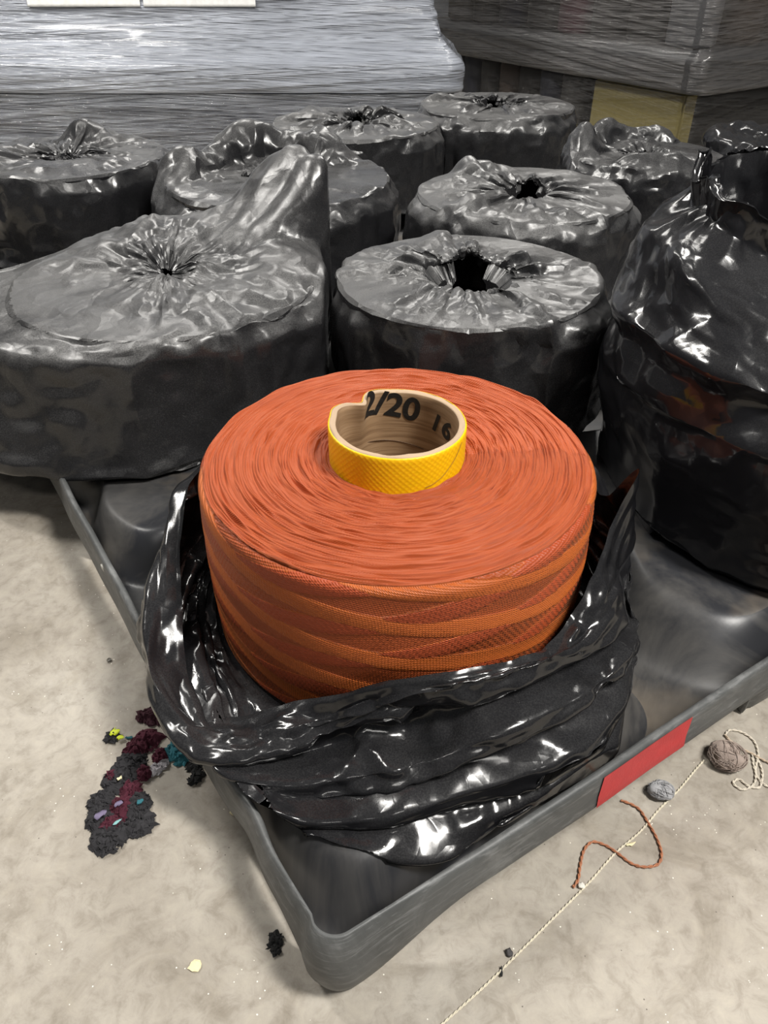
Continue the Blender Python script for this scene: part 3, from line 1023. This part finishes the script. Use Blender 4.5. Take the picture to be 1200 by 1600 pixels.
    crisp(o, .12 if b.get('fine') else .3, 18)
    o.location = (c[0], c[1], 0)
    return tag(o, b['label'], 'bagged spool', 'black bagged yarn spools on the pallet')
for b in BAGS:
    wrapped(b)

# ------------------------------------------------------------------ stretch wrapped loads behind the pallet
def mat_film(name, tint, lo, hi, tilt, rough=.16, dens=1.0):
    t = NT(name)
    a = t.n('ShaderNodeAttribute', _attribute_name='wrap')
    prev = None
    tot = None
    for sx, sz, tl, wt in ((.8, 120, tilt, 1.0), (.5, 42, tilt * -1.4, .9), (3.5, 380, tilt * .5, .9)):
        v = t.mapping(t.mapping(a.outputs['Vector'], (1, 1, 1), (0, 0, tl)), (sx, sz * dens, 1))
        n = t.noise(v, 1.0, 2, .5, .15)
        prev = t.bump(n, 1.0 * wt, .045 * wt * 30 / sz, prev)
        x = t.math('MULTIPLY', n, wt / 2.6)
        tot = x if tot is None else t.math('ADD', tot, x)
    patch = t.noise(t.mapping(a.outputs['Vector'], (2.2, 5, 1)), 1.0, 3, .6, .8)
    al = t.ramp(t.math('ADD', t.math('MULTIPLY', tot, .7), t.math('MULTIPLY', patch, .3)), [(.36, (lo,) * 3), (.64, (hi,) * 3)])
    t.set(Base__Color=tint, Roughness=rough, Normal=prev, Alpha=al)
    t.b.inputs['Specular IOR Level'].default_value = .6
    t.b.inputs['Coat Weight'].default_value = .3
    t.b.inputs['Coat Roughness'].default_value = .08
    return t.m

def round_rect(w_, d_, rc, n=26, seg=60):
    """corner at the origin, extending to +w, +d; returns ring points, inward-scalable"""
    pts = []
    def arc(cx, cy, a0):
        for k in range(n):
            a = a0 + PI / 2 * k / (n - 1)
            pts.append((cx + rc * math.cos(a), cy + rc * math.sin(a), math.cos(a), math.sin(a)))
    def line(p, q, nn):
        for k in range(1, seg):
            pts.append((p[0] + (q[0] - p[0]) * k / seg, p[1] + (q[1] - p[1]) * k / seg, *nn))
    arc(rc, rc, PI); line((rc, 0), (w_ - rc, 0), (0, -1))
    arc(w_ - rc, rc, -PI / 2); line((w_, rc), (w_, d_ - rc), (1, 0))
    arc(w_ - rc, d_ - rc, 0); line((w_ - rc, d_), (rc, d_), (0, 1))
    arc(rc, d_ - rc, PI / 2); line((0, d_ - rc), (0, rc), (-1, 0))
    return np.array(pts)

def loft(name, ring, prof, mat, parent, wob=0.0, seed=0, cap=True):
    rng = np.random.default_rng(seed)
    n = len(ring)
    L = []
    w_, d_, rc_ = ring[:, 0].max() - ring[:, 0].min(), ring[:, 1].max() - ring[:, 1].min(), ring[0, 1]
    x0_ = ring[:, 0].min()
    s_ = np.cumsum(np.r_[0, np.linalg.norm(np.diff(ring[:, :2], axis=0), axis=1)])
    W = smooth_noise((n, len(prof)), (26, max(2, len(prof) // 3)), rng) * wob
    for k, (o, z) in enumerate(prof):
        g_ = round_rect(w_ + 2 * o, d_ + 2 * o, max(rc_ + o, .022))
        q = g_[:, :2] + np.array([x0_ - o, -o]) + g_[:, 2:] * W[:, k][:, None]
        L.append(np.column_stack([q, np.full(n, z)]))
    P = np.stack(L, 1)
    if cap:
        c = P[:, -1:].mean(0, keepdims=True).repeat(n, 0); c0 = P[:, :1].mean(0, keepdims=True).repeat(n, 0)
        P = np.concatenate([c0, P, c], 1)
    ob = grid_obj(name, P, mat, parent, close0=True)
    at = ob.data.attributes.new('wrap', 'FLOAT_VECTOR', 'POINT')
    at.data.foreach_set('vector', np.stack([np.repeat(s_[:, None], P.shape[1], 1), P[..., 2], np.zeros(P.shape[:2])], -1).reshape(-1, 3).astype(np.float32).ravel())
    return ob

def dense(prof, step=.02):
    out = []
    for (o0, z0), (o1, z1) in zip(prof[:-1], prof[1:]):
        n = max(1, int(math.hypot(o1 - o0, z1 - z0) / step))
        out += [(o0 + (o1 - o0) * k / n, z0 + (z1 - z0) * k / n) for k in range(n)]
    return out + [prof[-1]]

def column_row(parent, name, mat, x0, x1, y, z0, z1, n, rad):
    """upright wrapped spools seen through the film"""
    for k in range(n):
        cx = x0 + (x1 - x0) * k / max(1, n - 1)
        a = np.arange(28) * 2 * PI / 28
        L = []
        nz = 3
        for j in range(nz):
            za = z0 + (z1 - z0) * j / nz; zb = z0 + (z1 - z0) * (j + 1) / nz - .006
            for zz, rr in ((za, rad * .93), (za + .01, rad), (zb - .01, rad), (zb, rad * .93)):
                L.append(np.column_stack([cx + rr * np.cos(a), y + rr * np.sin(a), np.full(28, zz)]))
        grid_obj(name, np.stack(L, 1), mat, parent, close0=True)

G_blue = plain('blue_black_cloth', (.018, .020, .034), .5)
G_grey = plain('grey_yarn', (.16, .165, .18), .7)
G_dark = plain('charcoal_yarn', (.035, .033, .032), .7)
G_brown = plain('brown_yarn', (.075, .055, .045), .7)
G_olive = plain('olive_board', (.20, .165, .055), .8)
G_wine = plain('wine_yarn', (.10, .025, .04), .7)
M['pallet_grey'] = plain('grey_pallet_plastic', (.15, .165, .19), .45)
M['pallet_dark'] = plain('dark_pallet_plastic', (.05, .052, .056), .35)
M['paper'] = plain('white_paper', (.82, .82, .80), .8)

# left load: silver film, flared pallet edge
LX, LY = .287, 3.08
LW, LD = 1.95, .62
def load_left():
    lo = empty('wrapped_load', (LX - LW, LY, 0), 'dark blue goods in streaked clear film, lower load under the silver one', 'load')
    ring = round_rect(LW - .05, LD, .05)
    loft('goods', ring, dense([(-.035, 0), (-.035, .205)], .05), G_blue, lo)
    loft('stretch_film', ring, dense([(-.008, .0), (0, .03), (.002, .12), (-.004, .208)], .012), mat_film('clear_film_bright', (.50, .52, .56), .02, .65, .05, .10), lo, .006, 4, cap=False)
    up = empty('wrapped_load', (LX - LW, LY, .209), 'tall silver stretch wrapped load with a flared pallet edge, top left', 'load')
    ring = round_rect(LW, LD, .07)
    base = [(-.02, .0), (-.012, .004), (-.010, .078), (-.016, .088), (-.03, .098), (-.055, .118), (-.085, .15), (-.11, .20), (-.12, .24)]
    loft('pallet_base', ring, dense(base, .01), M['pallet_grey'], up)
    n = 6
    column_row(up, 'spool', G_grey, .25, LW - .33, .30, .242, 1.1, n, .155)
    loft('goods', ring, [(-.20, .245), (-.20, 1.1)], G_dark, up)
    film = [(-.006, .001), (0, .012), (.002, .078), (-.004, .092), (-.02, .104), (-.045, .124), (-.074, .156), (-.098, .206), (-.115, .27), (-.122, .6), (-.118, 1.1)]
    loft('stretch_film', ring, dense(film, .008), mat_film('clear_film_silver', (.50, .53, .60), .30, .97, .045, .17), up, .0035, 5, cap=False)
    for xa, xb in ((-1.235, -.845), (-.833, -.445)):
        rows = []
        for zz, off in ((.253, .108), (.262, .112), (.30, .115), (.40, .118)):
            rows.append([(x - (LX - LW), off + .002 - .006, zz) for x in np.linspace(xa, xb, 10)])
        a = np.array(rows)
        b = a.copy(); b[..., 1] -= .0012
        lab = grid_obj('paper_label', np.concatenate([a, b[::-1]], 0), M['paper'], up, close0=True)
load_left()

def load_right():
    yaw = math.atan2(.545, .839)
    lo = empty('wrapped_load', (1.055, 2.92, 0), 'dark wrapped goods and an olive board, lower load under the brown grey one', 'load', rz=yaw)
    ring = round_rect(1.5, 1.6, .05)
    loft('goods', ring, [(-.14, 0), (-.14, .218)], G_dark, lo)
    # left face columns (along +y), olive board by the corner
    for k in range(7):
        a = np.arange(24) * 2 * PI / 24
        cy = .66 + .13 * k
        L = [np.column_stack([.105 + rr * np.cos(a), cy + rr * np.sin(a), np.full(24, zz)]) for zz, rr in ((0, .05), (.01, .06), (.208, .06), (.218, .05))]
        grid_obj('spool', np.stack(L, 1), [G_dark, G_blue, G_dark, G_brown][k % 4], lo, close0=True)
    bm = bmesh.new()
    bmesh.ops.create_cube(bm, size=1, matrix=Matrix.Translation((.085, .30, .109)) @ Matrix.Diagonal((.07, .44, .218, 1)))
    bmesh.ops.bevel(bm, geom=bm.edges[:], offset=.008, segments=2, affect='EDGES')
    bm_obj('olive_board', bm, G_olive, lo)
    loft('stretch_film', ring, dense([(-.03, .0), (-.02, .05), (-.02, .220)], .012), mat_film('clear_film_dark', (.20, .195, .19), .03, .25, .12, .2), lo, .004, 6, cap=False)
    up = empty('wrapped_load', (1.055, 2.92, .222), 'tall brown grey stretch wrapped load with a shiny corner, top right', 'load', rz=yaw)
    loft('pallet_base', ring, dense([(-.02, .0), (-.008, .004), (-.006, .10), (-.016, .112), (-.05, .125)], .012), M['pallet_dark'], up)
    loft('goods', ring, [(-.16, .13), (-.16, 1.1)], G_dark, up)
    for k in range(8):
        a = np.arange(24) * 2 * PI / 24
        cy = .16 + .18 * k
        L = [np.column_stack([.115 + rr * np.cos(a), cy + rr * np.sin(a), np.full(24, zz)]) for zz, rr in ((.13, .075), (.14, .085), (1.09, .085), (1.1, .075))]
        grid_obj('spool', np.stack(L, 1), [G_grey, G_dark, G_dark, G_wine, G_dark, G_blue, G_dark, G_dark][k], up, close0=True)
    for k in range(7):
        a = np.arange(24) * 2 * PI / 24
        cx = .30 + .18 * k
        L = [np.column_stack([cx + rr * np.cos(a), .115 + rr * np.sin(a), np.full(24, zz)]) for zz, rr in ((.13, .075), (.14, .085), (1.09, .085), (1.1, .075))]
        grid_obj('spool', np.stack(L, 1), G_brown, up, close0=True)
    loft('stretch_film', ring, dense([(-.004, .001), (0, .008), (.002, .10), (-.006, .114), (-.02, .13), (-.022, .3), (-.02, .6), (-.02, 1.1)], .01), mat_film('clear_film_grey', (.21, .20, .195), .10, .62, -.06, .16), up, .004, 8, cap=False)
load_right()

# ------------------------------------------------------------------ litter on the concrete
def fluff(name, blobs, mat, parent, seed, n=500, size=(.002, .006), hmax=.010):
    """heap of small torn flakes"""
    rng = np.random.default_rng(seed)
    V, F = [], []
    for i in range(n):
        bx, by, br = blobs[rng.integers(len(blobs))]
        a, q = rng.uniform(0, 2 * PI), math.sqrt(rng.uniform(0, 1))
        c = np.array([bx + br * q * math.cos(a), by + br * q * math.sin(a), hmax * (1 - q * q) * rng.uniform(.1, 1) + .0015])
        s_ = rng.uniform(*size)
        d1 = rng.normal(size=3); d1[2] *= .45; d1 /= np.linalg.norm(d1)
        d2 = np.cross(d1, rng.normal(size=3)); d2 /= np.linalg.norm(d2); d2[2] *= .5
        k = len(V)
        pts = [c + s_ * d1, c + s_ * .8 * d2, c - s_ * d1 * .9, c - s_ * .7 * d2, c + np.array([0, 0, s_ * .5])]
        for p in pts:
            p[2] = max(p[2], .0004)
        V += pts
        F += [(k, k + 1, k + 4), (k + 1, k + 2, k + 4), (k + 2, k + 3, k + 4), (k + 3, k, k + 4)]
    # low mound below the flakes
    for bx, by, br in blobs:
        k = len(V); nn = 22
        a = np.arange(nn) * 2 * PI / nn
        rj = br * (1 + .16 * rng.normal(size=nn))
        for sc, zz in ((1, .0003), (.8, hmax * .4), (.45, hmax * .7)):
            for j in range(nn):
                V.append(np.array([bx + rj[j] * sc * math.cos(a[j]), by + rj[j] * sc * math.sin(a[j]), zz + abs(rng.normal()) * hmax * .08]))
        V.append(np.array([bx, by, hmax * .75]))
        for l_ in range(2):
            for j in range(nn):
                p, q_ = k + l_ * nn + j, k + l_ * nn + (j + 1) % nn
                F += [(p, q_, q_ + nn), (p, q_ + nn, p + nn)]
        for j in range(nn):
            F.append((k + 2 * nn + j, k + 2 * nn + (j + 1) % nn, k + 3 * nn))
    return mesh_obj(name, np.array(V), np.array(F), mat, parent, smooth=False)

K_grey = plain('charcoal_lint', (.026, .025, .028), .9)
K_wine = plain('burgundy_lint', (.075, .011, .024), .9)
K_teal = plain('teal_lint', (.02, .13, .16), .8)
K_viol = plain('violet_scrap', (.17, .14, .23), .7)
K_pale = plain('pale_lint', (.42, .40, .42), .9)
K_white = plain('white_scrap', (.75, .73, .66), .7)
K_yel = plain('lime_scrap', (.62, .72, .03), .6)
K_ivory = plain('ivory_chip', (.78, .70, .44), .6)
K_black = plain('black_scrap', (.012, .012, .012), .8)
K_red = plain('orange_scrap', (.35, .12, .06), .8)

cl = empty('lint_clump', (-.2493, .4117, 0), 'charcoal and burgundy lint clump on the concrete, left of the pallet corner', 'lint')
fluff('charcoal_lint', [(-.021, .010, .013), (.020, -.012, .014), (-.004, -.026, .017), (.012, .006, .015), (-.016, -.008, .014), (-.004, .050, .017), (-.012, .034, .015)], K_grey, cl, 1, 1300, (.0014, .0042))
fluff('burgundy_lint', [(.000, .004, .012), (-.006, -.014, .010), (.004, .022, .010), (.004, .080, .014), (-.004, .070, .012), (-.018, .036, .006), (.012, .040, .007), (.024, .060, .008)], K_wine, cl, 2, 900, (.0014, .0040), hmax=.0125)
fluff('pale_lint', [(.022, .046, .006), (.028, .052, .005)], K_pale, cl, 3, 60, hmax=.006)
def scrap(name, x, y, z, l, w_, rz, mat, parent=None, th=.0008, curl=.0):
    n = 7
    P = []
    rng = np.random.default_rng(int(abs(x * 1e5) + abs(y * 1e4)))
    for side in (0, 1):
        row = []
        for i in range(n):
            t = i / (n - 1) - .5
            ww = w_ * (.55 + .45 * math.cos(t * 2.4)) * rng.uniform(.85, 1.15)
            zz = curl * (t * 2) ** 2
            k_ = rng.normal(size=2) * w_ * .16; tip = 0.25 if i in (0, n - 1) else 1
            row.append([(t * l + k_[0], -ww / 2 * tip + k_[0], zz + side * th), (t * l, k_[1] * .3, zz + side * th + .05 * w_), (t * l + k_[1], ww / 2 * tip + k_[1], zz + side * th + abs(k_[0]) * .5)])
        P.append(row)
    A = np.concatenate([np.array(P[1]), np.array(P[0])[:, ::-1]], 1)
    A = A.transpose(1, 0, 2)
    o_ = grid_obj(name, A, mat, parent, close0=True)
    o_.location = (x, y, z); o_.rotation_euler = (0, 0, rz)
    return o_
scrap('violet_scrap', -.014, -.010, .0135, .011, .005, .5, K_viol, cl)
scrap('violet_scrap', .000, .001, .0135, .008, .004, .5, K_viol, cl)
scrap('teal_scrap', .019, .004, .012, .007, .004, .9, K_teal, cl)
scrap('teal_scrap', .004, -.018, .014, .009, .0025, .8, plain('pale_teal', (.22, .45, .45), .7), cl)
scrap('ivory_scrap', -.007, .028, .013, .005, .003, .2, K_ivory, cl)
ys = empty('torn_scrap', (-.279, .497, 0), 'lime yellow scrap on a charcoal flake beside the lint clump', 'scrap')
fluff('charcoal_flake', [(-.004, .000, .007)], K_grey, ys, 7, 40, hmax=.004)
scrap('lime_patch', -.001, .003, .0045, .011, .007, .4, K_yel, ys)
scrap('lime_patch', .007, -.003, .004, .008, .004, .1, K_yel, ys)
scrap('teal_patch', .015, -.001, .001, .008, .003, .0, K_teal, ys)
o = fluff('lint_tuft', [(-.246, .524, .012), (-.236, .522, .011), (-.256, .522, .006)], plain('dark_wine_lint', (.05, .012, .02), .9), None, 8, 120)
tag(o, 'small dark wine lint tuft tucked beside the black bag', 'lint')
o = fluff('lint_tuft', [(-.214, .478, .010), (-.204, .472, .009)], K_teal, None, 9, 100, hmax=.008)
tag(o, 'small teal lint tuft between the lint clump and the bag', 'lint')
o = fluff('lint_tuft', [(-.190, .462, .007), (-.184, .452, .006), (-.187, .445, .004)], K_black, None, 10, 90, hmax=.006)
tag(o, 'ragged black lint tuft on the floor beside the pallet edge', 'lint')

def cord(name, pts, rad, mat, label, n=160, ply=2, parent=None):
    """twisted cord: plies wound round a centre line lying on the floor"""
    C = catmull(pts, n)
    T = np.gradient(C, axis=0); T /= np.linalg.norm(T, axis=1)[:, None]
    A = np.cross(T, (0, 0, 1.0)); A /= np.linalg.norm(A, axis=1)[:, None]
    B = np.cross(A, T)
    L = np.cumsum(np.r_[0, np.linalg.norm(np.diff(C, axis=0), axis=1)])
    parts = []
    for k in range(ply):
        ph = L / (rad * 9) * 2 * PI + 2 * PI * k / ply
        Q = C + (np.cos(ph)[:, None] * A + np.sin(ph)[:, None] * B) * rad * .5
        Q[:, 2] = np.maximum(Q[:, 2], rad * .55)
        parts.append(tube_mesh(Q, rad * .58, 6))
    V, F = join_vf(parts)
    o_ = mesh_obj(name, V, F, mat, parent)
    return tag(o_, label, 'cord') if label else o_
z_ = lambda l, z=.0016: [(*p, z) for p in l]
cord('copper_cord', z_([(.2279, .4238), (.2375, .4190), (.2435, .4130), (.2474, .4005), (.2511, .3858), (.2514, .3704), (.2450, .3602), (.2317, .3578), (.2212, .3614), (.2119, .3704), (.2021, .3783), (.1911, .3814), (.1818, .3734), (.1752, .3584), (.1712, .3468), (.1652, .3394)], .0018),
     .0013, plain('copper_yarn', (.42, .17, .085), .6), 'curled copper coloured cord lying on the concrete below the red mark', 420)
tw = [(.3233, .4697), (.3095, .457), (.287, .4355), (.2624, .415), (.238, .3921), (.209, .3704), (.1801, .3439), (.147, .3163), (.1042, .2806), (.0759, .2578), (.0441, .2338), (.0191, .2136), (-.04, .167)]
cord('white_twine', z_(tw, .0009), .0010, plain('white_yarn', (.70, .64, .50), .8), 'thin straight white twine running across the concrete floor', 500)
cord('white_twine', z_([(.3543, .4991), (.362, .5055), (.3742, .5023), (.3819, .4912), (.3799, .4757), (.3715, .4607), (.3633, .4426), (.3494, .4355), (.3425, .4426), (.3500, .4470), (.3560, .4400), (.3669, .4385), (.3765, .457), (.376, .4757), (.3720, .4700), (.3690, .4500), (.3750, .4390), (.3900, .4380)], .0014),
     .0012, plain('knotted_yarn', (.66, .60, .50), .8), 'tangled white twine loops on the floor at the right edge', 420)
cord('white_twine', z_([(.3543, .4991), (.3580, .4900), (.3680, .4800), (.3741, .4757), (.3803, .4700), (.3900, .4640), (.405, .462)], .0022), .0012, plain('tan_yarn', (.55, .44, .33), .8), 'tan twine strand crossing the tangled loops at the right edge', 120)

def fibre_ball(name, c, r, mat, label, seed, n=60, zsq=.6):
    """ball of matted fibre: lumpy core and looping strands"""
    rng = np.random.default_rng(seed)
    nt, ns = 26, 14
    th = np.arange(nt) * 2 * PI / nt; ph = np.linspace(.05, PI - .05, ns)
    rr = r * (.85 + .14 * smooth_noise((nt, ns), (6, 4), rng))
    P = np.stack([rr * np.sin(ph) * np.cos(th)[:, None], rr * np.sin(ph) * np.sin(th)[:, None] * .85, np.maximum(rr * zsq * np.cos(ph) + r * zsq * .85, .0004)], -1)
    parts = [(P.reshape(-1, 3), grid_faces(nt, ns, True, False))]
    for i in range(n):
        a = rng.normal(size=3); a /= np.linalg.norm(a); b_ = np.cross(a, rng.normal(size=3)); b_ /= np.linalg.norm(b_)
        t = np.linspace(0, rng.uniform(1.5, 4), 16)
        q = r * rng.uniform(.86, 1.06) * (np.cos(t)[:, None] * a + np.sin(t)[:, None] * b_)
        q *= [1, .85, zsq]; q[:, 2] = np.maximum(q[:, 2] + r * zsq * .85, .0006)
        parts.append(tube_mesh(q, .00035, 4))
    V, F = join_vf(parts)
    o_ = mesh_obj(name, V, F, mat, None)
    o_.location = (c[0], c[1], 0)
    return tag(o_, label, 'lint')
fibre_ball('lint_ball', (.2675, .4315), .0125, plain('silver_lint', (.36, .36, .37), .8), 'small silver grey lint ball on the white twine below the red mark', 21)
fibre_ball('lint_ball', (.3440, .4680), .0190, plain('beige_lint', (.36, .29, .25), .9), 'larger beige lint ball beside the pallet foot at the right', 22, 70)

def pebble(name, c, r, mat, label, cat='chip', flat=.5, seed=1):
    bm = bmesh.new()
    bmesh.ops.create_icosphere(bm, subdivisions=2, radius=r)
    rng = np.random.default_rng(seed)
    for v_ in bm.verts:
        v_.co *= 1 + .14 * rng.normal()
        v_.co.z = max(v_.co.z * flat + r * flat * .8, 0)
    o_ = bm_obj(name, bm, mat, None, False)
    o_.location = (c[0], c[1], 0)
    return tag(o_, label, cat)
pebble('ivory_chip', (-.1527, .2757), .0050, K_ivory, 'round ivory chip on the bare concrete at lower left', flat=.25, seed=2)
pebble('ivory_chip', (-.1417, .4117), .0040, K_ivory, 'ivory chip on the floor against the left edge of the pallet', flat=.7, seed=3)
pebble('grey_bead', (-.3151, .6021), .0028, plain('grey_bead', (.12, .11, .09), .3), 'tiny grey bead alone on the floor left of the pallet', 'bead', flat=.8, seed=4)
pebble('dark_pebble', (.1022, .2855), .0034, plain('dark_stone', (.05, .045, .045), .7), 'dark pebble close to the white twine at the bottom', 'pebble', .7, 5)
pebble('white_pebble', (.1727, .3405), .0030, K_white, 'white crumb beside the end of the copper cord', 'crumb', .9, 6)
o = fluff('lint_tuft', [(-.0900, .298, .006), (-.0905, .292, .006), (-.088, .287, .0035)], K_black, None, 31, 60, (.0015, .003), .0035); tag(o, 'flat black lint tuft in the shadow left of the pallet corner', 'lint')
o = scrap('dark_curl', .0941, .271, .0003, .008, .002, 1.4, K_black, curl=.002); tag(o, 'tiny dark curl beside the dark pebble', 'scrap')
o = scrap('tan_curl', .2259, .3796, .0004, .010, .0025, .3, K_ivory, curl=.001); tag(o, 'tan fibre curl inside the loop of the copper cord', 'scrap')
